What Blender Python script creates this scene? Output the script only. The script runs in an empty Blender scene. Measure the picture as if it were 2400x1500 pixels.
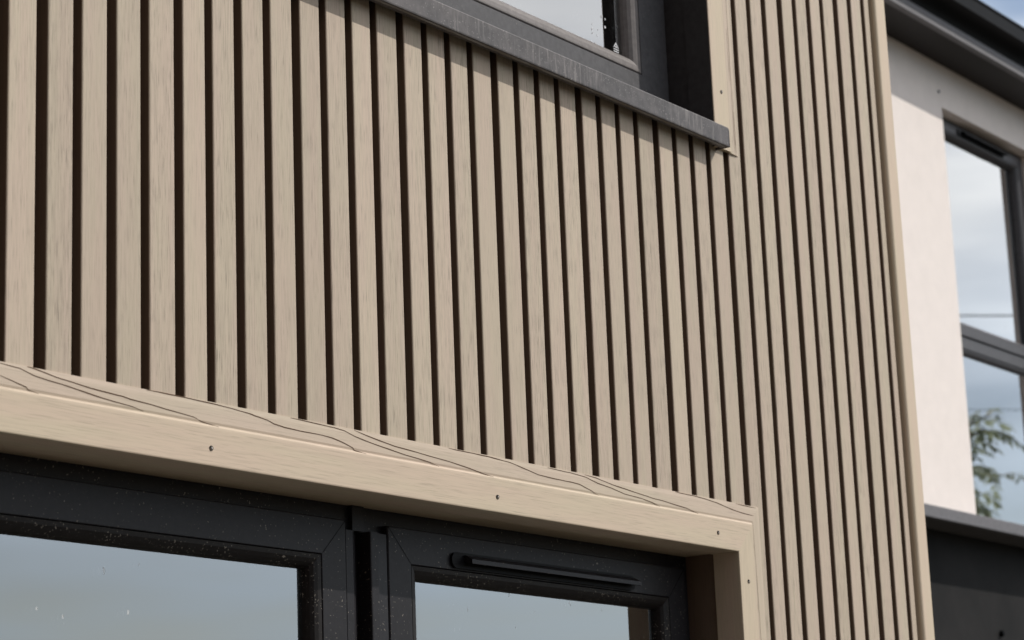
import bpy, bmesh, math, random
from mathutils import Vector, Matrix
random.seed(7)
scene = bpy.context.scene
C = scene.collection
GZ = -1.6                                  # ground level (camera is the origin of heights)

# ------------------------------------------------------------------ camera
yaw, pitch, roll, FPX = 0.9398274863, 0.2324248146, -0.0394028131, 5431.03
f = Vector((math.sin(yaw)*math.cos(pitch), math.cos(yaw)*math.cos(pitch), math.sin(pitch)))
r0 = Vector((math.cos(yaw), -math.sin(yaw), 0.0)); u0 = r0.cross(f)
rr = r0*math.cos(roll)+u0*math.sin(roll); uu = u0*math.cos(roll)-r0*math.sin(roll)
cd = bpy.data.cameras.new('camera'); cam = bpy.data.objects.new('camera', cd); C.objects.link(cam)
cd.sensor_width = 36; cd.lens = FPX*36/2400; cd.clip_start = 0.05; cd.clip_end = 5000
CAMLOC = Vector((-1.5401426, -1.7706573, 0.0))
cam.matrix_world = Matrix(((rr.x, uu.x, -f.x, CAMLOC.x), (rr.y, uu.y, -f.y, CAMLOC.y), (rr.z, uu.z, -f.z, CAMLOC.z), (0, 0, 0, 1)))
cd.dof.use_dof = True; cd.dof.focus_distance = 2.95; cd.dof.aperture_fstop = 11
scene.camera = cam

# ------------------------------------------------------------------ world, sun, exposure
SUNV = Vector((1.04, -1.0, 1.28)).normalized()          # towards the sun
w = bpy.data.worlds.new("World"); scene.world = w; w.use_nodes = True
nt = w.node_tree; nt.nodes.clear()
def N(nt, t, **k):
    n = nt.nodes.new(t)
    for a, b in k.items(): setattr(n, a, b)
    return n
out = N(nt, 'ShaderNodeOutputWorld'); bg = N(nt, 'ShaderNodeBackground')
sky = N(nt, 'ShaderNodeTexSky', sky_type='NISHITA', sun_disc=False)
sky.sun_elevation = math.asin(SUNV.z); sky.sun_rotation = math.atan2(SUNV.x, SUNV.y)
sky.air_density = 1.0; sky.dust_density = 1.0; sky.ozone_density = 1.5
bg.inputs['Strength'].default_value = 0.14
tc = N(nt, 'ShaderNodeTexCoord')
mp = N(nt, 'ShaderNodeMapping'); mp.inputs['Scale'].default_value = (2.2, 2.2, 11.0); mp.inputs['Location'].default_value = (0.84, 1.72, 6.84)
nz = N(nt, 'ShaderNodeTexNoise'); nz.inputs['Scale'].default_value = 1.6; nz.inputs['Detail'].default_value = 4; nz.inputs['Roughness'].default_value = 0.42
rp = N(nt, 'ShaderNodeValToRGB'); rp.color_ramp.elements[0].position = 0.36; rp.color_ramp.elements[1].position = 0.68
rp.color_ramp.elements[0].color = (0, 0, 0, 1); rp.color_ramp.elements[1].color = (0.85, 0.85, 0.85, 1)
mx = N(nt, 'ShaderNodeMixRGB')
L = nt.links.new
dp = N(nt, 'ShaderNodeVectorMath', operation='DOT_PRODUCT'); dp.inputs[1].default_value = SUNV     # clouds near the sun are brighter
L(tc.outputs['Generated'], dp.inputs[0])
mr = N(nt, 'ShaderNodeMapRange'); mr.inputs['From Min'].default_value = -0.7; mr.inputs['From Max'].default_value = 0.98; mr.interpolation_type = 'SMOOTHSTEP'
mr.inputs['To Min'].default_value = 2.5; mr.inputs['To Max'].default_value = 22.0; L(dp.outputs['Value'], mr.inputs['Value'])
sx = N(nt, 'ShaderNodeSeparateXYZ'); L(tc.outputs['Generated'], sx.inputs[0])
m2 = N(nt, 'ShaderNodeMapRange'); m2.inputs['From Min'].default_value = 0.06; m2.inputs['From Max'].default_value = 0.22
m2.inputs['To Min'].default_value = 0.48; m2.inputs['To Max'].default_value = 1.0; L(sx.outputs['Z'], m2.inputs['Value'])
mm = N(nt, 'ShaderNodeMath', operation='MULTIPLY'); L(mr.outputs[0], mm.inputs[0]); L(m2.outputs[0], mm.inputs[1])
cc = N(nt, 'ShaderNodeCombineColor'); L(mm.outputs[0], cc.inputs[0]); L(mm.outputs[0], cc.inputs[1]); L(mm.outputs[0], cc.inputs[2])
m3 = N(nt, 'ShaderNodeMapRange'); m3.inputs['From Min'].default_value = 0.08; m3.inputs['From Max'].default_value = 0.26; L(sx.outputs['Z'], m3.inputs['Value'])
tint = N(nt, 'ShaderNodeMixRGB'); tint.inputs['Color1'].default_value = (0.62, 0.84, 1.12, 1); tint.inputs['Color2'].default_value = (1.0, 1.0, 0.97, 1); L(m3.outputs[0], tint.inputs['Fac'])
tm = N(nt, 'ShaderNodeMixRGB', blend_type='MULTIPLY'); tm.inputs['Fac'].default_value = 1; L(cc.outputs[0], tm.inputs['Color1']); L(tint.outputs[0], tm.inputs['Color2']); L(tm.outputs[0], mx.inputs['Color2'])
L(tc.outputs['Generated'], mp.inputs['Vector']); L(mp.outputs[0], nz.inputs['Vector']); L(nz.outputs['Fac'], rp.inputs[0])
L(rp.outputs[0], mx.inputs['Fac']); L(sky.outputs[0], mx.inputs['Color1']); L(mx.outputs[0], bg.inputs['Color']); L(bg.outputs[0], out.inputs[0])
sd = bpy.data.lights.new('sun', 'SUN'); sd.energy = 4.35; sd.angle = math.radians(0.5); sd.color = (1.0, 0.95, 0.88)
sun = bpy.data.objects.new('sun', sd); C.objects.link(sun)
sun.rotation_euler = SUNV.to_track_quat('Z', 'Y').to_euler(); sun.location = (8, -8, 12)
scene.view_settings.view_transform = 'Standard'; scene.view_settings.look = 'None'
scene.view_settings.exposure = -0.4; scene.view_settings.gamma = 1.0

# ------------------------------------------------------------------ materials
def base_mat(name, rough=0.6, spec=0.3):
    m = bpy.data.materials.new(name); m.use_nodes = True
    b = m.node_tree.nodes['Principled BSDF']; b.inputs['Roughness'].default_value = rough
    b.inputs['Specular IOR Level'].default_value = spec
    return m, m.node_tree, b
def ramp(nt, stops):
    r = N(nt, 'ShaderNodeValToRGB'); e = r.color_ramp.elements
    while len(e) < len(stops): e.new(0.5)
    for el, (p, c) in zip(e, stops): el.position = p; el.color = (*c, 1) if len(c) == 3 else c
    return r
def noise(nt, vec, scale, detail=2, rough=0.5, mapscale=None, dim='3D'):
    n = N(nt, 'ShaderNodeTexNoise'); n.inputs['Scale'].default_value = scale; n.inputs['Detail'].default_value = detail; n.inputs['Roughness'].default_value = rough
    if mapscale:
        m = N(nt, 'ShaderNodeMapping'); m.inputs['Scale'].default_value = mapscale; nt.links.new(vec, m.inputs['Vector']); vec = m.outputs[0]
    nt.links.new(vec, n.inputs['Vector']); return n.outputs['Fac']
def math_(nt, op, a, b=None, clamp=False):
    n = N(nt, 'ShaderNodeMath', operation=op, use_clamp=clamp)
    for i, v in enumerate((a, b)):
        if v is None: continue
        if isinstance(v, (int, float)): n.inputs[i].default_value = v
        else: nt.links.new(v, n.inputs[i])
    return n.outputs[0]
def mix(nt, fac, a, b, mode='MIX'):
    n = N(nt, 'ShaderNodeMixRGB', blend_type=mode)
    for i, v in zip(('Fac', 'Color1', 'Color2'), (fac, a, b)):
        if isinstance(v, (int, float)): n.inputs[i].default_value = v
        elif isinstance(v, tuple): n.inputs[i].default_value = (*v, 1)
        else: nt.links.new(v, n.inputs[i])
    return n.outputs[0]

def composite(name, axis, base, streak=0.5, fine=900, use_seed=False):
    """wood-effect composite: fine streaks running along one axis"""
    m, nt, b = base_mat(name, 0.62, 0.25)
    tc = N(nt, 'ShaderNodeTexCoord').outputs['Object']
    vec = tc
    if use_seed:
        at = N(nt, 'ShaderNodeAttribute', attribute_name='slat_seed')
        cx = N(nt, 'ShaderNodeCombineXYZ'); nt.links.new(at.outputs['Fac'], cx.inputs[0]); nt.links.new(at.outputs['Fac'], cx.inputs[2])
        va = N(nt, 'ShaderNodeVectorMath', operation='ADD'); nt.links.new(tc, va.inputs[0]); nt.links.new(cx.outputs[0], va.inputs[1]); vec = va.outputs[0]
        sv = N(nt, 'ShaderNodeTexWhiteNoise', noise_dimensions='1D'); nt.links.new(at.outputs['Fac'], sv.inputs['W'])
        rnd = sv.outputs['Value']
        sv2 = N(nt, 'ShaderNodeTexWhiteNoise', noise_dimensions='1D'); nt.links.new(math_(nt, 'ADD', at.outputs['Fac'], 7.3), sv2.inputs['W']); rnd2 = sv2.outputs['Value']
    def ms(a, along): return (a, a, along) if axis == 'Z' else (along, a, a)
    s1 = noise(nt, vec, 1.0, 2, 0.6, ms(fine, fine*0.028))
    s2 = noise(nt, vec, 1.0, 3, 0.6, ms(fine*0.5, fine*0.012))
    lo = noise(nt, vec, 1.0, 2, 0.5, ms(38, 3.2))
    patch = noise(nt, vec, 1.0, 2, 0.5, ms(45, 9))
    d1 = ramp(nt, [(0.30, (1, 1, 1)), (0.46, (0.0, 0.0, 0.0))]); nt.links.new(s1, d1.inputs[0])
    d2 = ramp(nt, [(0.36, (1, 1, 1)), (0.55, (0, 0, 0))]); nt.links.new(s2, d2.inputs[0])
    pa = ramp(nt, [(0.36, (0.5, 0.5, 0.5)), (0.64, (0.95, 0.95, 0.95))]); nt.links.new(patch, pa.inputs[0])
    dark = math_(nt, 'MULTIPLY', d1.outputs[0], pa.outputs[0])
    dark = math_(nt, 'ADD', dark, math_(nt, 'MULTIPLY', d2.outputs[0], 0.25), clamp=True)
    dark = math_(nt, 'MULTIPLY', dark, streak)
    if use_seed:
        dark = math_(nt, 'MULTIPLY', dark, math_(nt, 'ADD', math_(nt, 'MULTIPLY', rnd, 0.8), 0.5))
    pink = tuple(c*k for c, k in zip(base, (1.015, 0.985, 0.995))); green = tuple(c*k for c, k in zip(base, (0.99, 1.005, 0.98)))
    tone = ramp(nt, [(0.38, green), (0.62, pink)]); nt.links.new(lo, tone.inputs[0])
    col = tone.outputs[0]
    if use_seed:
        vv = math_(nt, 'ADD', math_(nt, 'MULTIPLY', rnd2, 0.12), 0.94)
        cc = N(nt, 'ShaderNodeCombineColor'); [nt.links.new(vv, cc.inputs[i]) for i in range(3)]
        col = mix(nt, 1.0, col, cc.outputs[0], 'MULTIPLY')
    col = mix(nt, dark, col, tuple(c*0.40 for c in base))
    hl = ramp(nt, [(0.60, (0, 0, 0)), (0.72, (1, 1, 1))]); nt.links.new(s1, hl.inputs[0])
    col = mix(nt, math_(nt, 'MULTIPLY', hl.outputs[0], 0.25*streak), col, tuple(min(1, c*1.25) for c in base))
    nt.links.new(col, b.inputs['Base Color'])
    bp = N(nt, 'ShaderNodeBump'); bp.inputs['Strength'].default_value = 0.25; bp.inputs['Distance'].default_value = 0.0004
    nt.links.new(s1, bp.inputs['Height']); nt.links.new(bp.outputs[0], b.inputs['Normal'])
    return m
WPC = (0.484, 0.402, 0.314)
M_slat = composite('composite_slat', 'Z', WPC, 1.0, 1050, True)
M_flank = composite('composite_shade_brown', 'Z', (0.155, 0.112, 0.082), 0.4, 680)  # slat sides coloured dark for the shade in the gaps
M_trimX = composite('composite_trim_horizontal', 'X', (0.556, 0.459, 0.349), 0.42, 800)
M_trimZ = composite('composite_trim_vertical', 'Z', (0.556, 0.459, 0.349), 0.30, 800)
M_corner = composite('composite_corner_trim', 'Z', (0.580, 0.480, 0.366), 0.15, 800)
M_flX = composite('composite_flange_horizontal', 'X', (0.488, 0.405, 0.316), 0.32, 900)
M_flZ = composite('composite_flange_vertical', 'Z', (0.488, 0.405, 0.316), 0.28, 900)
def plain(name, col, rough, spec=0.5, var=0.0, vs=30):
    m, nt, b = base_mat(name, rough, spec); b.inputs['Base Color'].default_value = (*col, 1)
    if var:
        tc = N(nt, 'ShaderNodeTexCoord').outputs['Object']; n = noise(nt, tc, vs, 4, 0.6)
        r = ramp(nt, [(0.3, tuple(c*(1-var) for c in col)), (0.7, tuple(c*(1+var) for c in col))]); nt.links.new(n, r.inputs[0]); nt.links.new(r.outputs[0], b.inputs['Base Color'])
    return m
M_groove = plain('grain_line_brown', (0.10, 0.062, 0.040), 0.8, 0.1)

def anthracite(name, col=(0.020, 0.019, 0.0215), rough=0.42, dust=0.0, dust_scale=260, thresh=0.70, streaks=False, spec=0.16):
    m, nt, b = base_mat(name, rough, spec)
    tc = N(nt, 'ShaderNodeTexCoord').outputs['Object']
    n = noise(nt, tc, 1.0, 3, 0.6, (90, 90, 90))
    r = ramp(nt, [(0.3, tuple(c*0.86 for c in col)), (0.7, tuple(c*1.16 for c in col))]); nt.links.new(n, r.inputs[0]); c = r.outputs[0]
    if dust:
        s = noise(nt, tc, dust_scale, 1, 0.5); big = noise(nt, tc, 14, 2, 0.5)
        t = ramp(nt, [(thresh, (0, 0, 0)), (thresh+0.05, (1, 1, 1))]); nt.links.new(s, t.inputs[0])
        bb = ramp(nt, [(0.42, (0, 0, 0)), (0.6, (1, 1, 1))]); nt.links.new(big, bb.inputs[0])
        k = math_(nt, 'MULTIPLY', math_(nt, 'MULTIPLY', t.outputs[0], bb.outputs[0]), dust)
        c = mix(nt, k, c, (0.42, 0.37, 0.31))
    if streaks:
        s = noise(nt, tc, 1.0, 3, 0.6, (190, 190, 22)); t = ramp(nt, [(0.52, (0, 0, 0)), (0.78, (1, 1, 1))]); nt.links.new(s, t.inputs[0])
        zone = ramp(nt, [(0.40, (0.05, 0.05, 0.05)), (0.62, (1, 1, 1))]); nt.links.new(noise(nt, tc, 5.5, 2, 0.5), zone.inputs[0])
        blot = ramp(nt, [(0.35, (0.80, 0.80, 0.80)), (0.65, (1.15, 1.12, 1.10))]); nt.links.new(noise(nt, tc, 26, 3, 0.6), blot.inputs[0])
        c = mix(nt, 1.0, c, blot.outputs[0], 'MULTIPLY')
        c = mix(nt, math_(nt, 'MULTIPLY', math_(nt, 'MULTIPLY', t.outputs[0], zone.outputs[0]), 0.8), c, (0.30, 0.28, 0.27))
        s2 = noise(nt, tc, 420, 1, 0.5); t2 = ramp(nt, [(0.69, (0, 0, 0)), (0.74, (1, 1, 1))]); nt.links.new(s2, t2.inputs[0])
        c = mix(nt, math_(nt, 'MULTIPLY', t2.outputs[0], 0.5), c, (0.4, 0.38, 0.36))
    nt.links.new(c, b.inputs['Base Color'])
    bp = N(nt, 'ShaderNodeBump'); bp.inputs['Strength'].default_value = 0.15; bp.inputs['Distance'].default_value = 0.0004
    nn = noise(nt, tc, 1.0, 3, 0.6, (500, 500, 500)); nt.links.new(nn, bp.inputs['Height']); nt.links.new(bp.outputs[0], b.inputs['Normal'])
    return m
M_seam = plain('weld_seam_black', (0.004, 0.004, 0.004), 0.8, 0.05)
M_frame = anthracite('anthracite_frame', dust=0.55, dust_scale=330, thresh=0.70)
M_bead = anthracite('anthracite_bead_dusty', (0.017, 0.0145, 0.014), 0.45, 0.7, 380, 0.66)
M_frame_up = anthracite('weathered_anthracite_frame', (0.085, 0.083, 0.087), 0.5, 0.25, 330, 0.70)
M_bead_up = anthracite('weathered_anthracite_bead', (0.16, 0.145, 0.14), 0.42, 0.3, 300, 0.68)
M_sill = anthracite('anthracite_aluminium_sill', (0.098, 0.093, 0.096), 0.5, streaks=True)
M_frame_far = anthracite('anthracite_frame_far', (0.075, 0.073, 0.078), 0.4)
M_ledge = anthracite('grey_metal_flashing', (0.145, 0.140, 0.147), 0.5)
M_panel = anthracite('dark_grey_panel', (0.016, 0.016, 0.0165), 0.7, spec=0.08)
_n = M_panel.node_tree; _b = _n.nodes['Principled BSDF']; _r = ramp(_n, [(0.35, (0.0125, 0.0125, 0.013)), (0.65, (0.021, 0.020, 0.020))])
_n.links.new(noise(_n, N(_n, 'ShaderNodeTexCoord').outputs['Object'], 4.0, 4, 0.6), _r.inputs[0]); _n.links.new(_r.outputs[0], _b.inputs['Base Color'])
M_gutter = anthracite('black_plastic_gutter', (0.0025, 0.0025, 0.003), 0.45, spec=0.04)
M_vent = anthracite('black_vent_plastic', (0.006, 0.006, 0.007), 0.5, spec=0.1)
M_fascia = anthracite('grey_fascia_metal', (0.12, 0.118, 0.125), 0.45)
M_soffit = anthracite('dark_soffit_board', (0.015, 0.0125, 0.012), 0.5)
M_darkrev = anthracite('shaded_reveal_lining', (0.045, 0.042, 0.042), 0.55, spec=0.2)  # dark tone puts the shade of the upper reveal into its colour
M_render = plain('white_painted_render', (0.815, 0.742, 0.70), 0.85, 0.1, 0.03, 14)
nt_ = M_render.node_tree; bpn = N(nt_, 'ShaderNodeBump'); bpn.inputs['Strength'].default_value = 0.6; bpn.inputs['Distance'].default_value = 0.002
nt_.links.new(noise(nt_, N(nt_, 'ShaderNodeTexCoord').outputs['Object'], 260, 3, 0.6), bpn.inputs['Height']); nt_.links.new(bpn.outputs[0], nt_.nodes['Principled BSDF'].inputs['Normal'])
M_roof = plain('dark_roof_slate', (0.05, 0.05, 0.055), 0.7, 0.3, 0.2, 12)
M_room = plain('dim_room_plaster', (0.10, 0.10, 0.10), 0.9, 0.1)
M_veil = plain('pale_veil_backing', (0.55, 0.55, 0.52), 0.9, 0.1)  # pale backing added behind the far panes to lighten their reflections
M_spacer = plain('grey_glazing_gasket', (0.02, 0.02, 0.02), 0.5, 0.3)
M_screw = plain('screw_head_steel', (0.42, 0.37, 0.33), 0.35, 0.6)
M_screw_dark = plain('screw_socket_and_shadow', (0.02, 0.018, 0.016), 0.6, 0.2)
M_mark = plain('etched_white_mark', (0.65, 0.66, 0.68), 0.7, 0.2)
M_shadowgap = plain('dark_membrane', (0.03, 0.025, 0.02), 0.9, 0.1)

def glass(name, refl, marks=False):
    m = bpy.data.materials.new(name); m.use_nodes = True; nt = m.node_tree; nt.nodes.clear()
    o = N(nt, 'ShaderNodeOutputMaterial'); g = N(nt, 'ShaderNodeBsdfGlossy'); g.inputs['Roughness'].default_value = 0.0
    t = N(nt, 'ShaderNodeBsdfTransparent'); t.inputs['Color'].default_value = (0.92, 0.95, 0.93, 1)
    lw = N(nt, 'ShaderNodeFresnel'); lw.inputs['IOR'].default_value = 1.52
    mixs = N(nt, 'ShaderNodeMixShader'); fac = math_(nt, 'ADD', math_(nt, 'MULTIPLY', lw.outputs[0], refl*0.62), refl*0.045, clamp=True)
    nt.links.new(fac, mixs.inputs[0]); nt.links.new(t.outputs[0], mixs.inputs[1]); nt.links.new(g.outputs[0], mixs.inputs[2])
    last = mixs.outputs[0]
    if marks:
        tc = N(nt, 'ShaderNodeTexCoord').outputs['Object']
        n = noise(nt, tc, 1.0, 1, 0.5, (150, 150, 60)); big = noise(nt, tc, 9, 1, 0.5)
        a = ramp(nt, [(0.775, (0, 0, 0)), (0.79, (1, 1, 1))]); nt.links.new(n, a.inputs[0])
        k = math_(nt, 'MULTIPLY', a.outputs[0], 0.45)
        df = N(nt, 'ShaderNodeBsdfDiffuse'); df.inputs['Color'].default_value = (0.7, 0.7, 0.68, 1)
        m2 = N(nt, 'ShaderNodeMixShader'); nt.links.new(k, m2.inputs[0]); nt.links.new(last, m2.inputs[1]); nt.links.new(df.outputs[0], m2.inputs[2]); last = m2.outputs[0]
    nt.links.new(last, o.inputs[0]); return m
M_glass = glass('window_glass', 4.6, True)
M_glass_in = glass('window_glass_inner', 3.2)

# ------------------------------------------------------------------ object helpers
def thing(name, label, cat, loc, group=None):
    o = bpy.data.objects.new(name, None); C.objects.link(o); o.location = loc; o['label'] = label; o['category'] = cat
    if group: o['group'] = group
    return o
WORLDLOC = {}
def obj(name, bm, mats, parent=None, label=None, smooth=False):
    """links a bmesh given in world coordinates as one mesh object"""
    me = bpy.data.meshes.new(name)
    bmesh.ops.recalc_face_normals(bm, faces=bm.faces)
    bm.to_mesh(me); bm.free()
    for m in (mats if isinstance(mats, (list, tuple)) else [mats]): me.materials.append(m)
    if smooth:
        for p in me.polygons: p.use_smooth = True
        me.set_sharp_from_angle(angle=math.radians(35))
    o = bpy.data.objects.new(name, me); C.objects.link(o)
    if parent is not None:
        o.parent = parent; o.location = -worldpos(parent)
    if label: o['label'] = label
    return o
def worldpos(o):
    v = Vector((0, 0, 0))
    while o is not None: v += o.location; o = o.parent
    return v
def box(bm, x0, x1, y0, y1, z0, z1, mi=0):
    vs = [bm.verts.new((x, y, z)) for x in (x0, x1) for y in (y0, y1) for z in (z0, z1)]
    fs = [bm.faces.new([vs[i] for i in q]) for q in ((0, 1, 3, 2), (4, 6, 7, 5), (0, 4, 5, 1), (2, 3, 7, 6), (0, 2, 6, 4), (1, 5, 7, 3))]
    for q in fs: q.material_index = mi
    return fs
def sweep(bm, secs, mi=None, closed=False, cap=True):
    """secs: list of lists of 3-D points (same count) joined into a skin; mi[i]=material of strip i"""
    rows = [[bm.verts.new(p) for p in s] for s in secs]; n = len(secs[0])
    rng = range(len(rows)) if closed else range(len(rows)-1)
    for a in rng:
        A, B = rows[a], rows[(a+1) % len(rows)]
        for i in range(n):
            j = (i+1) % n
            fc = bm.faces.new((A[i], A[j], B[j], B[i]))
            if mi: fc.material_index = mi[i]
    if cap and not closed:
        for row in (rows[0], rows[-1]):
            fc = bm.faces.new(row)
    return rows
def prismX(bm, x0, x1, prof, mi=None): return sweep(bm, [[(x0, y, z) for y, z in prof], [(x1, y, z) for y, z in prof]], mi)
def prismZ(bm, z0, z1, prof, mi=None): return sweep(bm, [[(x, y, z0) for x, y in prof], [(x, y, z1) for x, y in prof]], mi)
def frame_ring(bm, x0, x1, z0, z1, prof, mi=None):
    """mitred rectangular frame; prof = [(inset, y)] closed polygon"""
    secs = [[(x0+d, y, z0+d) for d, y in prof], [(x1-d, y, z0+d) for d, y in prof], [(x1-d, y, z1-d) for d, y in prof], [(x0+d, y, z1-d) for d, y in prof]]
    return sweep(bm, secs, mi, closed=True)
def arc(cx, cy, r, a0, a1, n=4):
    return [(cx+r*math.cos(math.radians(a0+(a1-a0)*i/n)), cy+r*math.sin(math.radians(a0+(a1-a0)*i/n))) for i in range(n+1)]

# ================================================================== SETTING
def structure(name, bm, m):
    o = obj(name, bm, m); o['kind'] = 'structure'; return o
bm = bmesh.new(); box(bm, -300, 300, -300, 300, GZ-0.3, GZ)
m, nt, b = base_mat('ground_gravel_and_soil', 0.95, 0.1)
tcg = N(nt, 'ShaderNodeTexCoord').outputs['Object']
r = ramp(nt, [(0.3, (0.055, 0.05, 0.04)), (0.7, (0.085, 0.078, 0.062))]); nt.links.new(noise(nt, tcg, 3.0, 8, 0.7), r.inputs[0]); nt.links.new(r.outputs[0], b.inputs['Base Color'])
structure('ground', bm, m)

# ================================================================== CLAD BUILDING
house = thing('clad_building', 'building wrapped in vertical beige wood-effect slats, with two dark-framed windows', 'building', (0.3, 0.4, GZ))
# (gap left, gap right) on the slat face, metres
GAPS = [(0.0469, 0.0632), (0.0993, 0.1123), (0.149, 0.1636), (0.2001, 0.2133), (0.2526, 0.2669), (0.3028, 0.3155), (0.3519, 0.3657), (0.4025, 0.4156), (0.4539, 0.469), (0.5051, 0.5179), (0.5543, 0.5675), (0.6033, 0.6165), (0.6558, 0.6711), (0.7074, 0.7201), (0.756, 0.769), (0.805, 0.8179), (0.8572, 0.8729), (0.9086, 0.9218), (0.9574, 0.9704), (1.0059, 1.0187), (1.0572, 1.0736), (1.1089, 1.1224), (1.158, 1.1702), (1.2062, 1.2192), (1.2583, 1.2747), (1.3113, 1.3245), (1.3595, 1.373), (1.4076, 1.4214), (1.4601, 1.4767), (1.5125, 1.5263), (1.5615, 1.5749), (1.6102, 1.6253), (1.6635, 1.6811), (1.716, 1.7297), (1.7646, 1.7793), (1.8134, 1.8262), (1.8626, 1.8802), (1.9159, 1.9308), (1.9672, 1.9808)]
g = (0.0083-0.0136, 0.0083); pre = []
k = 4
while g[0] > -1.45:
    pre.append(g); k -= 1
    wd = 0.0133 if k % 4 else 0.0152
    g = (g[0]-0.0505, g[0]-0.0505+wd)
gaps = pre[::-1] + GAPS
slats = [(gaps[i][1], gaps[i+1][0]) for i in range(len(gaps)-1)] + [(gaps[-1][1], 1.9985)]
# panel starts after a wide gap (first wide one ends at .0632 then every fourth)
first = min(range(len(slats)), key=lambda i: abs(slats[i][0]-0.0632))
ZTOP, ZBOT, SD = 2.62, GZ+0.10, 0.026
LOW_T, UP_B, UP_T, JX = 0.448, 1.098, 2.25, 1.4228
LOW_L, UP_L, LOW_B = -0.86, -0.86, -0.75
def zspans(x0, x1):
    xc = (x0+x1)/2
    if LOW_L+0.02 < xc < 1.452: return [(ZBOT, LOW_B-0.01), (0.49, 1.084), (UP_T+0.01, ZTOP)]
    return [(ZBOT, ZTOP)]
def slat_mesh(bm, lay, x0, x1, z0, z1, seed):
    e = 0.0016; FL = 1
    prof = [(x0, SD)] + [(x0, e)] + [(x0+e*0.3, e*0.3), (x0+e, 0.0)] + [(x1-e, 0.0), (x1-e*0.3, e*0.3), (x1, e)] + [(x1, SD)]
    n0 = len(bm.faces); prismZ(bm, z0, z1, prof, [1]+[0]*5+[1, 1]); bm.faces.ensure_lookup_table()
    for fc in bm.faces[n0:]: fc[lay] = seed
groups = {}
for i, s in enumerate(slats): groups.setdefault((i-first)//4, []).append(s)
for key in sorted(groups):
    ss = groups[key]; seeds = [random.uniform(1, 60) for _ in ss]
    spans = [(zspans(*q)) for q in ss]
    full = [len(q) == 1 for q in spans]
    if all(full) or not any(full):
        jobs = [[(q[0], q[1], z, sd_) for q, sd_ in zip(ss, seeds)] for z in spans[0]]
    else:                                       # the panel that is notched round the openings
        jobs = [[(q[0], q[1], z[0], sd_) for q, z, sd_, fl in zip(ss, spans, seeds, full) if fl] + [(q[0], q[1], z[1], sd_) for q, z, sd_, fl in zip(ss, spans, seeds, full) if not fl]]
        jobs += [[(q[0], q[1], z[j], sd_) for q, z, sd_, fl in zip(ss, spans, seeds, full) if not fl] for j in (0, 2)]
    for job in jobs:
        bm = bmesh.new(); lay = bm.faces.layers.float.new('slat_seed')
        for x0, x1, z, sd_ in job: slat_mesh(bm, lay, x0, x1, z[0], z[1], sd_)
        job.sort(); i = 0
        while i < len(job):                     # the board that joins neighbouring slats of equal height
            j = i
            while j+1 < len(job) and job[j+1][2] == job[i][2]: j += 1
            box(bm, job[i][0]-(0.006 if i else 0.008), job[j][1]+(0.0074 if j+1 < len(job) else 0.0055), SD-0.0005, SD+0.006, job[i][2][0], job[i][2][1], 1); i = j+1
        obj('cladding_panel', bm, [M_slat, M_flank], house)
# structural wall behind the cladding, in pieces round the openings
bm = bmesh.new()
for a in ((-1.5, LOW_L-.02, ZBOT, ZTOP), (LOW_L-.02, 1.44, 0.47, 1.09), (LOW_L-.02, 1.44, ZBOT-.1, LOW_B), (LOW_L-.02, 1.44, UP_T+.0, ZTOP), (1.44, 2.03, ZBOT-.1, ZTOP)):
    box(bm, a[0], a[1], 0.034, 0.26, a[2], a[3])
box(bm, -1.5, -1.4, 0.26, 2.6, ZBOT-.1, ZTOP); box(bm, 1.93, 2.03, 0.26, 2.6, ZBOT-.1, ZTOP)
obj('wall', bm, M_shadowgap, house)
bm = bmesh.new(); box(bm, -1.56, 2.10, -0.04, 2.7, ZTOP, ZTOP+0.09); box(bm, -1.5, 2.05, 0.01, 2.6, ZTOP+.09, ZTOP+.15)
obj('roof', bm, M_roof, house)
# right-hand corner trim
bm = bmesh.new(); p = 0.008; xr = 2.0462
prof = [(2.0075, 0.024)] + [(2.0075, -p+0.006)] + [(2.0075+0.006-0.006*math.cos(a), -p+0.006-0.006*math.sin(a)) for a in (0.4, 0.8, 1.2, 1.5708)] + [(xr-0.0015, -p), (xr, -p+0.0015), (xr, 0.06), (xr-0.012, 0.06), (xr-0.012, 0.024)]
prismZ(bm, ZBOT, ZTOP-0.001, prof)
box(bm, 1.9995, 2.0075, 0.014, 0.0239, ZBOT, ZTOP-0.001)
obj('corner_trim', bm, M_corner, house, 'smooth rounded corner trim at the right edge')
bm = bmesh.new(); lay = bm.faces.layers.float.new('slat_seed')
y = 0.062
while y < 2.55:
    n0 = len(bm.faces); box(bm, 2.031, 2.046, y, y+0.037, ZBOT, ZTOP-.001); bm.faces.ensure_lookup_table()
    sd_ = random.uniform(1, 60)
    for fc in bm.faces[n0:]: fc[lay] = sd_
    y += 0.0505
obj('side_cladding', bm, M_slat, house)

# ---------------- window trims (profile measured: flange 29.3 mm, face 44.5 mm, 6.5 mm proud, 45 mm return)
PD = 0.0065
TR = [(0.0, 0.0009), (0.0, -0.0012), (0.006, -0.0022), (0.0235, -0.0036), (0.0262, -0.0030), (0.0275, -0.0040), (0.0282, -0.0056), (0.0295, -0.00635), (0.0315, -PD),
      (0.0722, -PD), (0.0734, -PD+0.0004), (0.0738, -PD+0.0016), (0.0738, 0.0385), (0.0700, 0.0385), (0.0700, 0.0009)]
TRM = [1, 1, 1, 1, 1, 0, 0, 0, 0, 0, 0, 0, 0, 0, 0]; TRU = TRM[:11]+[3]*4     # 1 = flange material
def head_piece(bm, xl, xr_, ztop, s=1):
    """horizontal trim, mitred both ends; outer corners at xl, xr_ and ztop"""
    return sweep(bm, [[(xl+d, y, ztop-s*d) for d, y in TR], [(xr_-d, y, ztop-s*d) for d, y in TR]], TRM)
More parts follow.
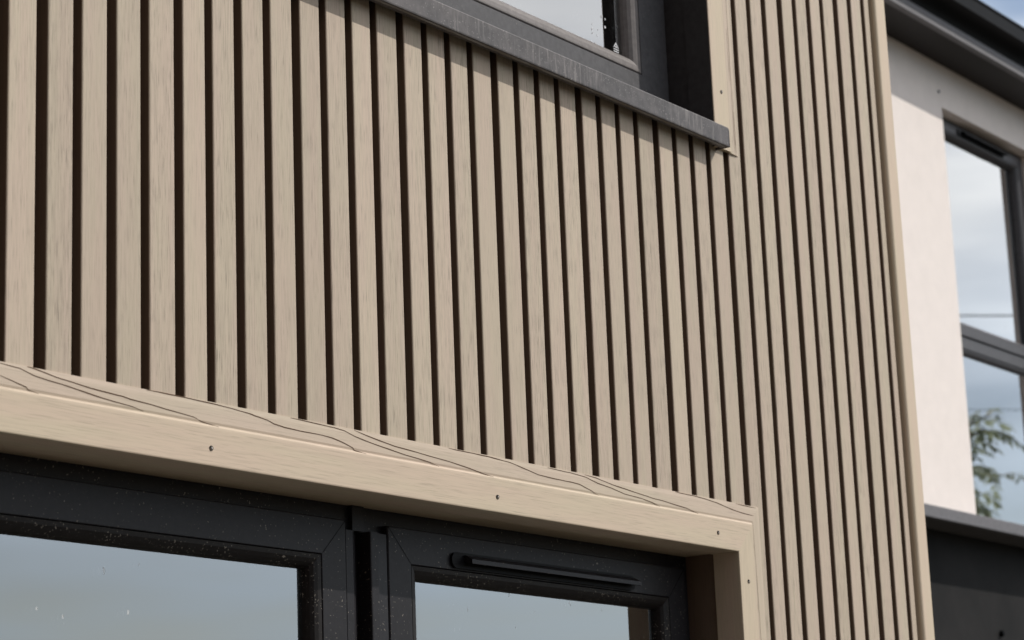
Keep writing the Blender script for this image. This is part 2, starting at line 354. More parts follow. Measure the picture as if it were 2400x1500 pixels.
def jamb_piece(bm, xo, ztop, zb, s=1, mitre_bottom=False, TRM=TRM):
    """vertical trim; xo outer x, opening lies towards -s"""
    return sweep(bm, [[(xo-s*d, y, ztop-d if ztop_m else ztop) for d, y in TR] for ztop_m in (True,)] + [[(xo-s*d, y, zb+(d if mitre_bottom else 0)) for d, y in TR]], TRM)
def ribbon(bm, pts, yy, wdt, mi):
    """fine embossed grain line: a shallow dark strip lying on the flange"""
    n = len(pts); up = []; dn = []
    for i, (x, z) in enumerate(pts):
        a = pts[max(0, i-1)]; b_ = pts[min(n-1, i+1)]; t = Vector((b_[0]-a[0], b_[1]-a[1]))
        if t.length < 1e-9: t = Vector((1, 0))
        t.normalize(); nn = Vector((-t.y, t.x))*wdt/2*(0.35 if i in (0, n-1) else random.uniform(0.75, 1.2))
        up.append(bm.verts.new((x+nn.x, yy(x, z), z+nn.y))); dn.append(bm.verts.new((x-nn.x, yy(x-nn.x, z-nn.y), z-nn.y)))
    for i in range(n-1):
        bm.faces.new((up[i], up[i+1], dn[i+1], dn[i])).material_index = mi
def flange_y(d):
    P = TR[1:9]
    for (d0, y0), (d1, y1) in zip(P, P[1:]):
        if d0 <= d <= d1 and d1 > d0: return y0+(y1-y0)*(d-d0)/(d1-d0)-0.00025
    return -0.0015 if d <= 0 else -PD-0.0002
GL = [[(-0.0013, 0.5048), (0.0142, 0.5015), (0.0341, 0.4972), (0.0359, 0.4952), (0.05, 0.4925)],
[(-0.0015, 0.518), (0.0267, 0.5161), (0.0454, 0.5111), (0.0673, 0.5087), (0.0849, 0.5073), (0.1088, 0.5044), (0.13, 0.5017), (0.1546, 0.4994), (0.1717, 0.4982), (0.1827, 0.4974), (0.2001, 0.4945)],
[(0.0367, 0.5196), (0.0453, 0.519), (0.076, 0.5139), (0.0998, 0.5117), (0.1224, 0.5092), (0.1453, 0.5079), (0.1702, 0.5067), (0.1811, 0.5051), (0.2113, 0.5036), (0.2339, 0.5014), (0.2602, 0.4996), (0.2768, 0.4982), (0.2885, 0.4949), (0.2986, 0.4938), (0.3139, 0.4916)],
[(0.2066, 0.5194), (0.2406, 0.5192), (0.282, 0.5186), (0.3125, 0.518), (0.3383, 0.5167), (0.3681, 0.5146), (0.3769, 0.5132), (0.3977, 0.5108), (0.4082, 0.5078), (0.4272, 0.5059), (0.453, 0.5051), (0.4925, 0.5050), (0.5103, 0.5039), (0.5282, 0.5008), (0.5462, 0.4963), (0.5495, 0.4936), (0.5678, 0.4912)],
[(0.4383, 0.5190), (0.473, 0.5183), (0.5152, 0.5172), (0.5332, 0.5158), (0.5513, 0.5112), (0.5789, 0.5071), (0.6116, 0.5034), (0.645, 0.4997), (0.6938, 0.4960), (0.7111, 0.4925)],
[(0.5516, 0.5189), (0.5745, 0.5149), (0.5978, 0.5117), (0.6261, 0.5082), (0.6696, 0.5057), (0.6941, 0.5039), (0.7341, 0.5015), (0.7749, 0.4974), (0.7956, 0.4949), (0.8113, 0.4927), (0.8218, 0.4914)],
[(0.735, 0.5190), (0.7709, 0.5186), (0.8181, 0.5180), (0.8636, 0.5157), (0.9035, 0.5097), (0.9240, 0.5063), (0.9603, 0.5048), (0.9999, 0.5045), (1.0198, 0.5035), (1.0464, 0.4976), (1.0631, 0.4925)],
[(0.9483, 0.5185), (1.0008, 0.5175), (1.0377, 0.5153), (1.0612, 0.5104), (1.0951, 0.5069), (1.1295, 0.5016), (1.1713, 0.4996), (1.1972, 0.4968), (1.2168, 0.4932)],
[(1.0349, 0.5188), (1.0617, 0.5172), (1.1018, 0.5116), (1.1557, 0.507), (1.2011, 0.5030), (1.2277, 0.5020), (1.2544, 0.4998), (1.2883, 0.4976), (1.319, 0.4925)],
[(1.263, 0.5190), (1.3114, 0.5186), (1.3428, 0.5172), (1.3781, 0.5142), (1.4173, 0.5085), (1.4428, 0.5062), (1.4782, 0.5050)],
[(1.43, 0.5190), (1.452, 0.5183), (1.488, 0.5178)]]
def fine(pts):
    o = []
    for a, b_ in zip(pts, pts[1:]):
        n = max(1, int((b_[0]-a[0])/0.012))
        for i in range(n):
            t = i/n; jit = random.uniform(-1, 1)*0.00018
            o.append((a[0]+(b_[0]-a[0])*t, a[1]+(b_[1]-a[1])*t+(jit if i else 0)))
    return o+[pts[-1]]
ZO, XO = 0.5198, 1.4966
LXO = LOW_L-0.045                     # outer x of the left trims
win_low = obj('window', (lambda b_: (box(b_, LOW_L+.02, 1.42, 0.30, 0.31, LOW_B+.02, 0.44), b_)[1])(bmesh.new()), M_room, house, 'lower window with two casements under the beige trim')
win_up = obj('window', (lambda b_: (box(b_, UP_L+.02, 1.42, 0.30, 0.31, UP_B+.06, UP_T-.02), b_)[1])(bmesh.new()), M_room, house, 'upper window with the grey metal sill')
bm = bmesh.new(); head_piece(bm, LXO, XO, ZO)
for pts in GL:
    ribbon(bm, fine(pts), lambda x, z: flange_y(ZO-z), 0.00115, 2)
for sh in (-0.62, -0.8):
    for pts in GL[(3 if sh > -.7 else 1):(4 if sh > -.7 else 2)]:
        ribbon(bm, fine([(x+sh, z) for x, z in pts if x+sh > LXO+.03]), lambda x, z: flange_y(ZO-z), 0.00115, 2)
head = obj('head_trim', bm, [M_trimX, M_flX, M_groove], win_low)
bm = bmesh.new(); jamb_piece(bm, XO, ZO, LOW_B-0.08, 1)
ribbon(bm, fine2 := [(1.4690+random.uniform(-1, 1)*0.0004, 0.485-i*0.03) for i in range(38)], lambda x, z: flange_y(XO-x), 0.0009, 2)
ribbon(bm, [(1.4735+0.0025*math.sin(i*.3)+random.uniform(-1, 1)*0.0003, 0.495-i*0.03) for i in range(38)], lambda x, z: flange_y(XO-x), 0.0006, 2)
ribbon(bm, [(1.4815+0.002*math.sin(i*.23+1)+random.uniform(-1, 1)*0.0003, 0.30-i*0.03) for i in range(30)], lambda x, z: flange_y(XO-x), 0.0005, 2)
jr = obj('jamb_trim', bm, [M_trimZ, M_flZ, M_groove], win_low)
bm = bmesh.new(); jamb_piece(bm, LXO, ZO, LOW_B-0.08, -1); obj('jamb_trim', bm, [M_trimZ, M_flZ], win_low)
# reveal lining boards inside the opening (between the trim return and the frame)
bm = bmesh.new()
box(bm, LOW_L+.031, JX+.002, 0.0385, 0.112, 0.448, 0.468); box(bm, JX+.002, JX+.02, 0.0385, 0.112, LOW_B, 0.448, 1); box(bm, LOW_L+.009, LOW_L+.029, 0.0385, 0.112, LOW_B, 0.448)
obj('reveal_lining', bm, [M_trimX, M_flank], win_low)  # right jamb board carries its shade in the brown colour

# upper trims (only the jambs and head; the sill closes the bottom)
XU = 1.5030; UOP = XU-0.0738
bm = bmesh.new(); jamb_piece(bm, XU, UP_T+0.074, 1.0785, 1, TRM=TRU)
ribbon(bm, [(1.4905+0.0028*math.sin((z_-1.05)*5.2)+random.uniform(-1, 1)*0.0002, z_) for z_ in [1.08+i*0.025 for i in range(46)]], lambda x, z: flange_y(XU-x), 0.0007, 2)
for xx, za, zb in ((1.4945, 1.08, 1.17), (1.4965, 1.08, 1.21), (1.4885, 1.20, 1.30), (1.4862, 1.09, 1.13)):
    n = int((zb-za)/0.01); ribbon(bm, [(xx+random.uniform(-1, 1)*0.0002, za+i*0.01) for i in range(n)], lambda x, z: flange_y(XU-x), 0.0005, 2)
obj('jamb_trim', bm, [M_trimZ, M_flZ, M_groove, M_darkrev], win_up)
bm = bmesh.new(); jamb_piece(bm, LXO, UP_T+0.074, 1.0785, -1); obj('jamb_trim', bm, [M_trimZ, M_flZ], win_up)
bm = bmesh.new(); head_piece(bm, LXO, XU, UP_T+0.074); obj('head_trim', bm, [M_trimX, M_flX], win_up)
bm = bmesh.new()
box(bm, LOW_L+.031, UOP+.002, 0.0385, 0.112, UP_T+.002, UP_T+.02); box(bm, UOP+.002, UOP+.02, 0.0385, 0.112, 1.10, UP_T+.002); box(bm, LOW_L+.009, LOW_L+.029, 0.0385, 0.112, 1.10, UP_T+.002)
obj('reveal_lining', bm, M_darkrev, win_up, 'lining of the upper window reveal with shade in its colour')

# ---------------- frames
def bead_arc(d0, y0, d1, y1, n=5):
    """convex glazing bead from (d0,y0) to (d1,y1)"""
    return [(d0+(d1-d0)*math.sin(t*math.pi/2/n), y0+(y1-y0)*(1-math.cos(t*math.pi/2/n))) for t in range(n+1)]
def sash(name, x0, x1, z0, z1, yf, parent, mfr, mbd, wf=0.0445, wb=0.0185, gl_y=0.0955, label=None):
    bm = bmesh.new()
    frame_ring(bm, x0, x1, z0, z1, [(0, yf+0.03), (0, yf+0.0015), (0.0015, yf), (wf-0.0008, yf), (wf, yf+0.0008), (wf, yf+0.03)])
    for cx, cz, sx_, sz_ in ((x0, z1, 1, -1), (x1, z1, -1, -1)):          # weld seams across the mitred corners
        q = [(cx+sx_*0.001, cz+sz_*0.0016), (cx+sx_*0.0016, cz+sz_*0.001), (cx+sx_*(wf-0.001), cz+sz_*(wf-0.0016)), (cx+sx_*(wf-0.0016), cz+sz_*(wf-0.001))]
        bm.faces.new([bm.verts.new((x, yf-0.0002, z)) for x, z in q]).material_index = 1
    o = obj(name, bm, [mfr, M_seam], parent, label)
    bm = bmesh.new()
    bp_ = bead_arc(wf+0.0012, yf+0.0008, wf+wb, gl_y-0.0005)
    frame_ring(bm, x0, x1, z0, z1, [(wf+0.0012, yf+0.03)] + bp_ + [(wf+wb, yf+0.03)])
    obj('glazing_bead', bm, mbd, parent)
    e = wf+wb-0.006
    bm = bmesh.new(); box(bm, x0+e, x1-e, gl_y, gl_y+0.004, z0+e, z1-e); obj('glass_pane', bm, M_glass, parent)
    bm = bmesh.new(); box(bm, x0+e, x1-e, gl_y+0.020, gl_y+0.024, z0+e, z1-e); obj('inner_glass_pane', bm, M_glass_in, parent)
    bm = bmesh.new(); frame_ring(bm, x0+e, x1-e, z0+e, z1-e, [(0, gl_y+0.0041), (0.007, gl_y+0.0041), (0.007, gl_y+0.0199), (0, gl_y+0.0199)]); obj('glazing_spacer', bm, M_spacer, parent)
    return o
YF = 0.078
# outer frame of the lower window
bm = bmesh.new(); frame_ring(bm, LOW_L+.029, JX+.002, LOW_B, 0.448, [(0, 0.11), (0, 0.089), (0.032, 0.089), (0.032, 0.11)]); obj('frame', bm, M_frame, win_low)
sash('casement', LOW_L+.05, 0.6256, LOW_B+.025, 0.4270, YF, win_low, M_frame, M_bead, 0.0457)
sash('casement', 0.7065, 1.402, LOW_B+.025, 0.4275, YF, win_low, M_frame, M_bead, 0.0457)
# mullion between the casements: flat strip, deep groove, proud rounded strip
bm = bmesh.new()
prismZ(bm, LOW_B+.033, 0.4155, [(0.6262, 0.10), (0.6262, 0.0805), (0.6272, 0.0795), (0.640, 0.0795), (0.6475, 0.083), (0.650, 0.090), (0.650, 0.10)])
prismZ(bm, LOW_B+.033, 0.4157, [(0.6502, 0.10), (0.6502, 0.096), (0.6655, 0.096), (0.6655, 0.073), (0.6665, 0.0722), (0.6685, 0.0720), (0.6795, 0.0720), (0.6800, 0.0732), (0.6810, 0.0732), (0.6815, 0.0765), (0.7040, 0.0785), (0.7040, 0.10)])
obj('mullion', bm, M_frame, win_low)
# top cover block at the mullion head
bm = bmesh.new(); box(bm, 0.643, 0.6655, 0.082, 0.0885, 0.4161, 0.4475); obj('mullion_cap', bm, M_frame, win_low)
# trickle vent: canopy on the top rail of the right-hand casement
def trickle_vent(xa, xb, z, yf, parent, mat, sc=1.0):
    bm = bmesh.new(); h = 0.0105*sc
    # rounded base plate
    pts = [(xb-h+h*math.cos(a), z+h*math.sin(a)) for a in [math.radians(-90+i*22.5) for i in range(9)]] + [(xa+h+h*math.cos(a), z+h*math.sin(a)) for a in [math.radians(90+i*22.5) for i in range(9)]]
    a_ = [bm.verts.new((x, yf-0.0005, zz)) for x, zz in pts]; b_ = [bm.verts.new((x, yf-0.004*sc, zz)) for x, zz in pts]
    bm.faces.new(b_)
    for i in range(len(pts)): bm.faces.new((a_[i], a_[(i+1) % len(pts)], b_[(i+1) % len(pts)], b_[i]))
    o = obj('trickle_vent', bm, M_vent, parent)
    # sloping hood
    bm = bmesh.new(); hd = [(yf-0.0041*sc, z+0.0075*sc), (yf-0.007*sc, z+0.0070*sc), (yf-0.017*sc, z+0.0010*sc), (yf-0.0175*sc, z-0.0045*sc), (yf-0.0165*sc, z-0.005*sc), (yf-0.0041*sc, z-0.001*sc)]
    prismX(bm, xa+0.026*sc, xb-0.004*sc, hd)
    return o, bm
tv, hbm = trickle_vent(0.832, 1.262, 0.3945, YF, win_low, M_frame)
obj('vent_hood', hbm, M_frame, win_low)
# upper window frame and bead
bm = bmesh.new(); frame_ring(bm, UP_L+.029, UOP+.002, 1.118, UP_T+.002, [(0, 0.11), (0, 0.0765), (0.0015, 0.075), (0.0758, 0.075), (0.0766, 0.0760), (0.0766, 0.11)]); obj('frame', bm, M_frame_up, win_up)
bm = bmesh.new(); frame_ring(bm, UP_L+.029, UOP+.002, 1.118, UP_T+.002, [(0.0778, 0.108), (0.0778, 0.0762)] + [(0.0792, 0.0748)] + bead_arc(0.0815, 0.0748, 0.103, 0.093) + [(0.103, 0.108)]); obj('glazing_bead', bm, M_bead_up, win_up)
e = 0.098
bm = bmesh.new(); box(bm, UP_L+.029+e, UOP+.002-e, 0.0935, 0.0975, 1.118+e, UP_T-e); ugl = obj('glass_pane', bm, M_glass, win_up)
bm = bmesh.new(); box(bm, UP_L+.029+e, UOP+.002-e, 0.1135, 0.1175, 1.118+e, UP_T-e); obj('inner_glass_pane', bm, M_glass_in, win_up)
bm = bmesh.new(); frame_ring(bm, UP_L+.029+e, UOP+.002-e, 1.118+e, UP_T-e, [(0, 0.0976), (0.007, 0.0976), (0.007, 0.1134), (0, 0.1134)]); obj('glazing_spacer', bm, M_spacer, win_up)
# small etched stamp on the glass: triangle over two short bars
bm = bmesh.new(); gx, gz_, gy = 1.3125, 1.2325, 0.0932
def bar(bm, pts, y): bm.faces.new([bm.verts.new((x, y, z)) for x, z in pts])
bar(bm, [(gx-.007, gz_-.002), (gx+.007, gz_-.002), (gx+.007, gz_-.0035), (gx-.007, gz_-.0035)], gy)
bar(bm, [(gx-.007, gz_-.0055), (gx+.007, gz_-.0055), (gx+.007, gz_-.007), (gx-.007, gz_-.007)], gy)
bar(bm, [(gx-.0045, gz_-.009), (gx+.006, gz_-.009), (gx+.006, gz_-.0102), (gx-.0045, gz_-.0102)], gy)
bar(bm, [(gx-.007, gz_), (gx-.0045, gz_), (gx, gz_+.006), (gx, gz_+.009)], gy); bar(bm, [(gx+.007, gz_), (gx+.0045, gz_), (gx, gz_+.006), (gx, gz_+.009)], gy)
bar(bm, [(gx-.0025, gz_), (gx+.0025, gz_), (gx, gz_+.004)], gy)
ex = bmesh.ops.extrude_face_region(bm, geom=bm.faces[:]); bmesh.ops.translate(bm, verts=[v for v in ex['geom'] if isinstance(v, bmesh.types.BMVert)], vec=(0, -0.0002, 0))
obj('glass_stamp', bm, M_mark, win_up)
# dried splashes of white paint in the corner of the glass
bm = bmesh.new(); rs = random.Random(3)
for x, z in ((1.2496, 1.2544), (1.249, 1.2466), (1.2653, 1.2491), (1.2766, 1.2739), (1.2858, 1.2722), (1.2847, 1.2586), (1.2495, 1.2392), (1.2622, 1.2392), (1.2438, 1.2245), (1.2564, 1.2252)):
    r_ = rs.uniform(.0008, .0019); n = 9
    ring = [bm.verts.new((x+r_*math.cos(i*6.283/n)*rs.uniform(.7, 1.2), 0.0932, z+r_*1.3*math.sin(i*6.283/n)*rs.uniform(.7, 1.3))) for i in range(n)]
    bm.faces.new(ring)
ex = bmesh.ops.extrude_face_region(bm, geom=bm.faces[:]); bmesh.ops.translate(bm, verts=[v for v in ex['geom'] if isinstance(v, bmesh.types.BMVert)], vec=(0, -0.0002, 0))
obj('paint_splashes', bm, M_mark, win_up)
# metal sill
bm = bmesh.new(); SX = 1.4395; rS = 0.003
prof = [(-0.025, 1.0765), (-0.0245, 1.0748), (-0.0235, 1.0745), (-0.012, 1.0745), (-0.012, 1.076), (-0.0225, 1.076), (-0.0225, 1.1035), (0.12, 1.112), (0.12, 1.1165), (-0.0225, 1.1068), (-0.0243, 1.1060), (-0.025, 1.1045)]
prismX(bm, LXO+0.03, SX-0.002, prof)
cap = [(-0.0253, 1.0745), (-0.0253, 1.1010), (-0.0245, 1.1045), (-0.0225, 1.1068), (0.0, 1.1085), (0.0, 1.0745)]
prismX(bm, SX-0.002, SX, cap)
obj('sill', bm, M_sill, win_up)
# loose edge of clear film under the sill's front
bm = bmesh.new(); n = 90
for row in range(1):
    top = []; bot = []
    for i in range(n):
        x = -0.5+i*(SX-0.01+0.5)/(n-1)
        top.append(bm.verts.new((x, -0.0228, 1.0744))); bot.append(bm.verts.new((x, -0.0215+random.uniform(-.0006, .0006), 1.0730-random.random()*0.0011)))
    for i in range(n-1): bm.faces.new((top[i], top[i+1], bot[i+1], bot[i]))
M_film = plain('old_sealant_edge', (0.16, 0.13, 0.10), 0.6, 0.3)
ex = bmesh.ops.extrude_face_region(bm, geom=bm.faces[:]); bmesh.ops.translate(bm, verts=[v for v in ex['geom'] if isinstance(v, bmesh.types.BMVert)], vec=(0, 0.0006, 0))
obj('sill_seal', bm, M_film, win_up)

# screws in the trims
def screw(x, z, y, parent):
    bm = bmesh.new()
    bmesh.ops.create_cone(bm, cap_ends=True, segments=20, radius1=0.0029, radius2=0.0022, depth=0.0012, matrix=Matrix.Translation((x, y-0.0006, z)) @ Matrix.Rotation(math.radians(90), 4, 'X'))
    n0 = len(bm.faces)
    bmesh.ops.create_cone(bm, cap_ends=True, segments=6, radius1=0.0012, radius2=0.0012, depth=0.0004, matrix=Matrix.Translation((x, y-0.0013, z)) @ Matrix.Rotation(math.radians(90), 4, 'X'))
    bm.faces.ensure_lookup_table()
    for fc in bm.faces[n0:]: fc.material_index = 1
    n0 = len(bm.faces)
    bmesh.ops.create_cone(bm, cap_ends=True, segments=20, radius1=0.0031, radius2=0.0031, depth=0.0003, matrix=Matrix.Translation((x-0.0004, y-0.00015, z-0.0003)) @ Matrix.Rotation(math.radians(90), 4, 'X'))  # dark disc set down and left, painted as the head's cast shadow
    bm.faces.ensure_lookup_table()
    for fc in bm.faces[n0:]: fc.material_index = 1
    obj('screw', bm, [M_screw, M_screw_dark], parent)
for x, z in ((-0.2245, 0.4665), (0.301, 0.466), (0.828, 0.466), (1.367, 0.469), (1.446, 0.403), (1.446, -0.12)): screw(x, z, -PD, win_low)
screw(1.455, 1.173, -PD, win_up); screw(1.455, 1.72, -PD, win_up)

# ================================================================== RENDERED BUILDING BEHIND
nb = thing('rendered_building', 'white rendered building set back on the right with black gutter and grey ledge', 'building', (5.6, 1.9, GZ))
Y2 = 1.5; WX0, WX1, WZ0, WZ1 = 5.49, 6.24, 1.035, 2.493; LZ = 1.012
bm = bmesh.new()
box(bm, 2.05, WX0, Y2, Y2+.3, LZ, 2.66); box(bm, WX1, 10.5, Y2, Y2+.3, LZ, 2.66); box(bm, WX0, WX1, Y2, Y2+.3, WZ1, 2.66)
obj('wall', bm, M_render, nb)
bm = bmesh.new(); box(bm, 2.05, 10.5, Y2+.004, Y2+.3, GZ, LZ-.001); obj('dark_panel', bm, M_panel, nb, 'dark grey panelling below the ledge')
bm = bmesh.new(); prismX(bm, 2.06, 10.5, [(Y2+.003, 1.000), (Y2-.118, 1.000), (Y2-.118, 0.9965), (Y2-.127, 0.9965), (Y2-.13, 0.999), (Y2-.13, 1.034), (Y2-.127, 1.037), (Y2-.001, 1.046), (Y2+.003, 1.046)])
obj('ledge', bm, M_ledge, nb, 'grey metal ledge running under the far window')
bm = bmesh.new(); bmesh.ops.create_cone(bm, cap_ends=True, segments=16, radius1=0.012, radius2=0.008, depth=0.012, matrix=Matrix.Translation((5.608, Y2-.003, 0.694)) @ Matrix.Rotation(math.radians(90), 4, 'X'))
obj('bolt', bm, M_gutter, nb)
bm = bmesh.new(); box(bm, 2.06, 10.5, Y2-.14, Y2+.002, 2.652, 2.662); obj('soffit', bm, M_soffit, nb)
# fascia with a curled bottom lip, black gutter bulging out above it
bm = bmesh.new(); prismX(bm, 2.06, 10.5, [(1.3598, 2.702), (1.3598, 2.6515), (1.340, 2.6505), (1.3375, 2.6525), (1.3385, 2.656), (1.344, 2.6625), (1.3495, 2.670), (1.3530, 2.679), (1.3540, 2.690), (1.3535, 2.702)]); obj('fascia', bm, M_fascia, nb, smooth=True)
bm = bmesh.new(); prismX(bm, 2.06, 10.5, [(1.3580, 2.79), (1.3580, 2.7025), (1.3530, 2.7025), (1.3490, 2.712), (1.3410, 2.724), (1.3290, 2.735), (1.3130, 2.744), (1.2985, 2.7490), (1.2945, 2.7500), (1.2935, 2.7525), (1.2950, 2.7550), (1.2975, 2.7560), (1.2965, 2.800), (1.2925, 2.804), (1.2930, 2.810), (1.2990, 2.811), (1.3010, 2.806), (1.3010, 2.79)])
obj('gutter', bm, M_gutter, nb, smooth=True)
bm = bmesh.new(); prismX(bm, 2.06, 10.5, [(1.355, 2.7905), (1.335, 2.7905), (1.335, 2.80), (Y2+2.2, 3.62), (Y2+2.2, 3.57), (Y2+.2, 2.7905)]); obj('roof', bm, M_roof, nb)
bm = bmesh.new(); bmesh.ops.create_icosphere(bm, subdivisions=2, radius=0.006, matrix=Matrix.Translation((5.475, Y2, 2.545))); obj('render_plug', bm, M_fascia, nb)
# far window
wf = obj('window', (lambda b_: (box(b_, WX0, WX1, Y2+.13, Y2+.14, WZ0, WZ1), b_)[1])(bmesh.new()), M_veil, nb, 'tall dark-framed window in the white wall')
YW = Y2+.05
bm = bmesh.new(); frame_ring(bm, WX0, WX1, WZ0, WZ1, [(0, YW+.05), (0, YW), (0.030, YW), (0.030, YW+.05)]); obj('frame', bm, M_frame_far, wf)
ZT = 1.7095
sash('casement', WX0+.02, WX1-.02, ZT+.002, WZ1-.012, YW-.008, wf, M_frame_far, M_frame_far, 0.034, 0.018, YW+.018)
bm = bmesh.new(); box(bm, WX0+.030, WX1-.030, YW-.002, YW+.04, 1.668, ZT-.001); obj('transom', bm, M_frame_far, wf)
bm = bmesh.new(); frame_ring(bm, WX0+.0302, WX1-.0302, WZ0+.0302, 1.6675, [(0, YW+.03), (0, YW+.002)] + bead_arc(0.002, YW+.002, 0.018, YW+.016) + [(0.018, YW+.03)]); obj('glazing_bead', bm, M_frame_far, wf)
bm = bmesh.new(); box(bm, WX0+.04, WX1-.04, YW+.018, YW+.022, WZ0+.04, 1.66); obj('glass_pane', bm, M_glass, wf)
bm = bmesh.new(); box(bm, WX0+.04, WX1-.04, YW+.038, YW+.042, WZ0+.04, 1.66); obj('inner_glass_pane', bm, M_glass_in, wf)
tv2, hb2 = trickle_vent(5.685, 6.065, 2.459, YW-.008, wf, M_gutter, 1.2); obj('vent_hood', hb2, M_gutter, wf)
# right and back masses so the building is closed
bm = bmesh.new(); box(bm, 10.4, 10.5, Y2+.3, 4.5, GZ, 3.2); box(bm, 2.05, 10.5, 4.5, 4.6, GZ, 3.2); obj('rear_wall', bm, M_render, nb)

# ================================================================== TREE (seen mirrored in the far window)
M_leaf = plain('leaf_green', (0.36, 0.40, 0.30), 0.5, 0.4, 0.35, 6)
_n = M_leaf.node_tree; _t = N(_n, 'ShaderNodeBsdfTranslucent'); _t.inputs['Color'].default_value = (0.50, 0.56, 0.38, 1); _m = N(_n, 'ShaderNodeMixShader'); _m.inputs[0].default_value = 0.5
_n.links.new(_n.nodes['Principled BSDF'].outputs[0], _m.inputs[1]); _n.links.new(_t.outputs[0], _m.inputs[2]); _n.links.new(_m.outputs[0], _n.nodes['Material Output'].inputs[0])
M_bark = plain('grey_brown_bark', (0.13, 0.10, 0.075), 0.9, 0.1, 0.3, 20)
tree = thing('tree', 'small leafy tree mirrored in the far window glass', 'tree', (14.2, -3.0, GZ))
def tube(bm, pts, r0, r1, seg=7):
    rows = []
    for i, p_ in enumerate(pts):
        p_ = Vector(p_); t = (Vector(pts[min(i+1, len(pts)-1)])-Vector(pts[max(i-1, 0)])).normalized()
        a = t.orthogonal().normalized(); b_ = t.cross(a); r_ = r0+(r1-r0)*i/(len(pts)-1)
        rows.append([bm.verts.new(p_+(a*math.cos(q*2*math.pi/seg)+b_*math.sin(q*2*math.pi/seg))*r_) for q in range(seg)])
    for A, B in zip(rows, rows[1:]):
        for q in range(seg): bm.faces.new((A[q], A[(q+1) % seg], B[(q+1) % seg], B[q]))
    bm.faces.new(rows[0]); bm.faces.new(rows[-1])
rt = random.Random(11)
tb = bmesh.new(); lb = bmesh.new()
trunk = [(14.2, -3, GZ), (14.18, -3.02, -.5), (14.24, -2.98, .6), (14.22, -3.0, 1.6), (14.3, -3.0, 2.5)]
tube(tb, trunk, 0.09, 0.045, 9)
def leafcard(bm, base, d, up, ln, wd):
    side = d.cross(up).normalized(); p0 = base; p1 = base+d*ln*0.45+side*wd-up*ln*.05; p2 = base+d*ln-up*ln*.2; p3 = base+d*ln*0.45-side*wd-up*ln*.05
    vs = [bm.verts.new(q) for q in (p0, p1, p2, p3)]; bm.faces.new((vs[0], vs[1], vs[2])); bm.faces.new((vs[0], vs[2], vs[3]))
def frond(base, d, ln):
    d = d.normalized(); pts = []
    for i in range(9):
        t = i/8; pts.append(base+d*ln*t+Vector((0, 0, -0.55*ln*t*t)))
    tube(tb, pts, 0.004, 0.0015, 4)
    for i in range(1, 9):
        t = (pts[i]-pts[i-1]).normalized(); sd_ = t.cross(Vector((0, 0, 1))).normalized()
        for s in (-1, 1): leafcard(lb, pts[i], (t*rt.uniform(.2, 1.1)+sd_*s*rt.uniform(.5, 1)+Vector((rt.uniform(-.3, .3), rt.uniform(-.3, .3), rt.uniform(-.9, .35)))).normalized(), Vector((0, 0, 1)), rt.uniform(.06, .10), .020)
    leafcard(lb, pts[-1], (pts[-1]-pts[-2]).normalized(), Vector((0, 0, 1)), .09, .016)
def limb(p0, p1, nfr, r):
    p0, p1 = Vector(p0), Vector(p1); pts = [p0.lerp(p1, i/6)+Vector((rt.uniform(-.03, .03), rt.uniform(-.03, .03), .12*math.sin(i/6*3.1))) for i in range(7)]
    tube(tb, pts, r, .006, 6)
    for i in range(nfr):
        t = 0.3+0.7*i/max(1, nfr-1); b_ = pts[min(6, int(t*6))]
        a = rt.uniform(0, 6.28); dd = (p1-p0).normalized()
        frond(b_, dd*0.5+Vector((math.cos(a), math.sin(a), rt.uniform(-.1, .6))), rt.uniform(.22, .36))
for e_, n_ in (((15.45, -3.0, 2.95), 15), ((15.42, -2.95, 2.74), 17), ((15.58, -3.05, 2.72), 12), ((16.0, -3.0, 2.98), 6), ((14.5, -2.4, 3.2), 16), ((14.5, -3.6, 3.1), 16), ((14.1, -3.6, 3.5), 16), ((13.5, -2.6, 3.3), 16),
               ((13.4, -3.6, 3.0), 14), ((14.4, -3.0, 4.1), 18), ((14.4, -2.8, 3.6), 16), ((14.0, -2.2, 3.0), 14), ((14.9, -3.1, 2.85), 10)):
    st = trunk[3] if e_[2] < 2.9 else trunk[4]
    limb(st, e_, n_, .028)
obj('trunk', tb, M_bark, tree); obj('crown', lb, M_leaf, tree)

# ================================================================== OVERHEAD CABLES (mirrored in the far window)
M_cable = plain('black_cable', (0.02, 0.02, 0.02), 0.6)
def cable(a, b_, r_, label, sag):
    bm = bmesh.new(); a, b_ = Vector(a), Vector(b_)
    tube(bm, [a.lerp(b_, i/30)+Vector((0, 0, -sag*4*(i/30)*(1-i/30))) for i in range(31)], r_, r_, 6)
    o = obj('overhead_cable', bm, M_cable); o['label'] = label; o['category'] = 'cable'; o['group'] = 'overhead cables mirrored in the far window'
cable((21.5, -10.9, 6.75), (31.5, -4.6, 7.35), 0.011, 'thin dark cable crossing the upper pane of the far window glass', 0.12)
cable((21.5, -10.0, 5.35), (31.5, -6.2, 6.15), 0.005, 'thin dark cable crossing the lower pane of the far window glass above the leaves', 0.05)

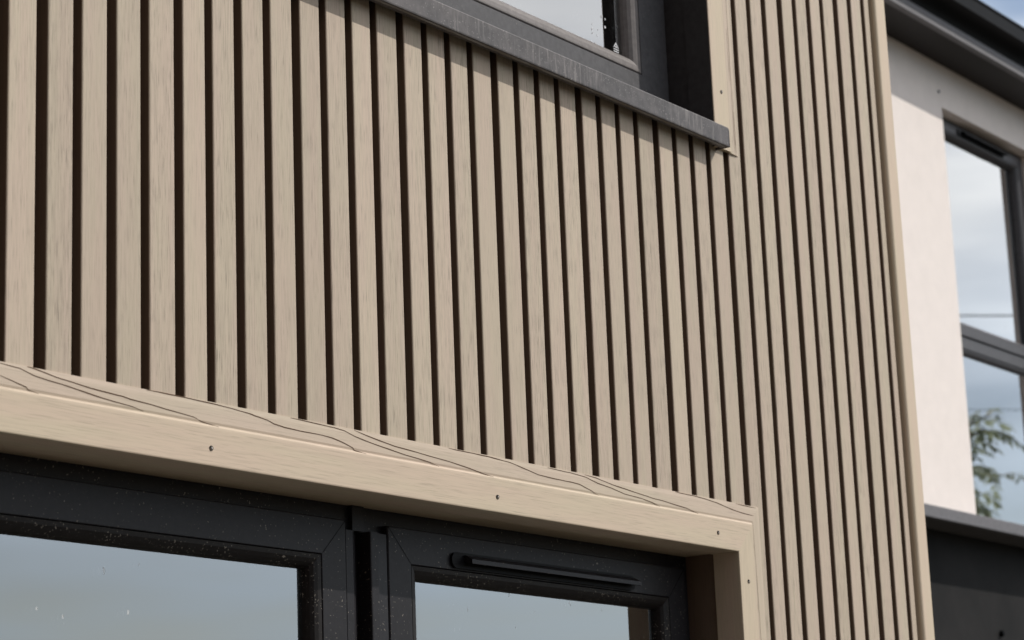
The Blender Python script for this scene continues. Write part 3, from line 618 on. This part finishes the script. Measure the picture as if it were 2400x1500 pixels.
# ================================================================== ADDED UNSEEN HOUSE, blocks light from the left
bh = thing('blocker_house', 'added unseen brick house that blocks light left of the clad building', 'house', (-8.5, -3.0, GZ))
mb, nt, b = base_mat('dark_brown_brick', 0.9, 0.15)
br = N(nt, 'ShaderNodeTexBrick'); br.inputs['Scale'].default_value = 1.0; br.inputs['Brick Width'].default_value = 0.225; br.inputs['Row Height'].default_value = 0.075; br.inputs['Mortar Size'].default_value = 0.006
br.inputs['Color1'].default_value = (0.085, 0.045, 0.032, 1); br.inputs['Color2'].default_value = (0.055, 0.032, 0.025, 1); br.inputs['Mortar'].default_value = (0.14, 0.13, 0.12, 1)
mpb = N(nt, 'ShaderNodeMapping'); mpb.inputs['Rotation'].default_value = (math.radians(90), 0, math.radians(90)); nt.links.new(N(nt, 'ShaderNodeTexCoord').outputs['Object'], mpb.inputs['Vector']); nt.links.new(mpb.outputs[0], br.inputs['Vector']); nt.links.new(br.outputs['Color'], b.inputs['Base Color'])
bm = bmesh.new(); sweep(bm, [[(x, y, z) for y, z in ((-12, GZ), (3.0, GZ), (3.0, 4.4), (-4.5, 8.0), (-12, 4.4))] for x in (-12, -3.4)])
obj('wall', bm, mb, bh)
bm = bmesh.new(); sweep(bm, [[(x, y, z) for y, z in ((-12.3, 4.25), (-12.3, 4.35), (-4.5, 8.15), (3.3, 4.35), (3.3, 4.25), (-4.5, 8.02))] for x in (-12.2, -3.2)])
obj('roof', bm, M_roof, bh)
wn = bmesh.new(); frame_ringish = [(-3.4, y0, y1, z0, z1) for y0, y1, z0, z1 in ((-6.2, -5.0, 1.9, 3.1), (0.2, 1.4, 1.9, 3.1))]
for xx, y0, y1, z0, z1 in frame_ringish:
    wn = bmesh.new(); box(wn, xx+.003, xx+.05, y0, y0+.06, z0, z1); box(wn, xx+.003, xx+.05, y1-.06, y1, z0, z1); box(wn, xx+.003, xx+.05, y0+.061, y1-.061, z0, z0+.06); box(wn, xx+.003, xx+.05, y0+.061, y1-.061, z1-.06, z1)
    wo = obj('window', wn, M_frame_far, bh); wn = bmesh.new(); box(wn, xx+.002, xx+.02, y0+.06, y1-.06, z0+.06, z1-.06); obj('pane', wn, M_spacer, wo)
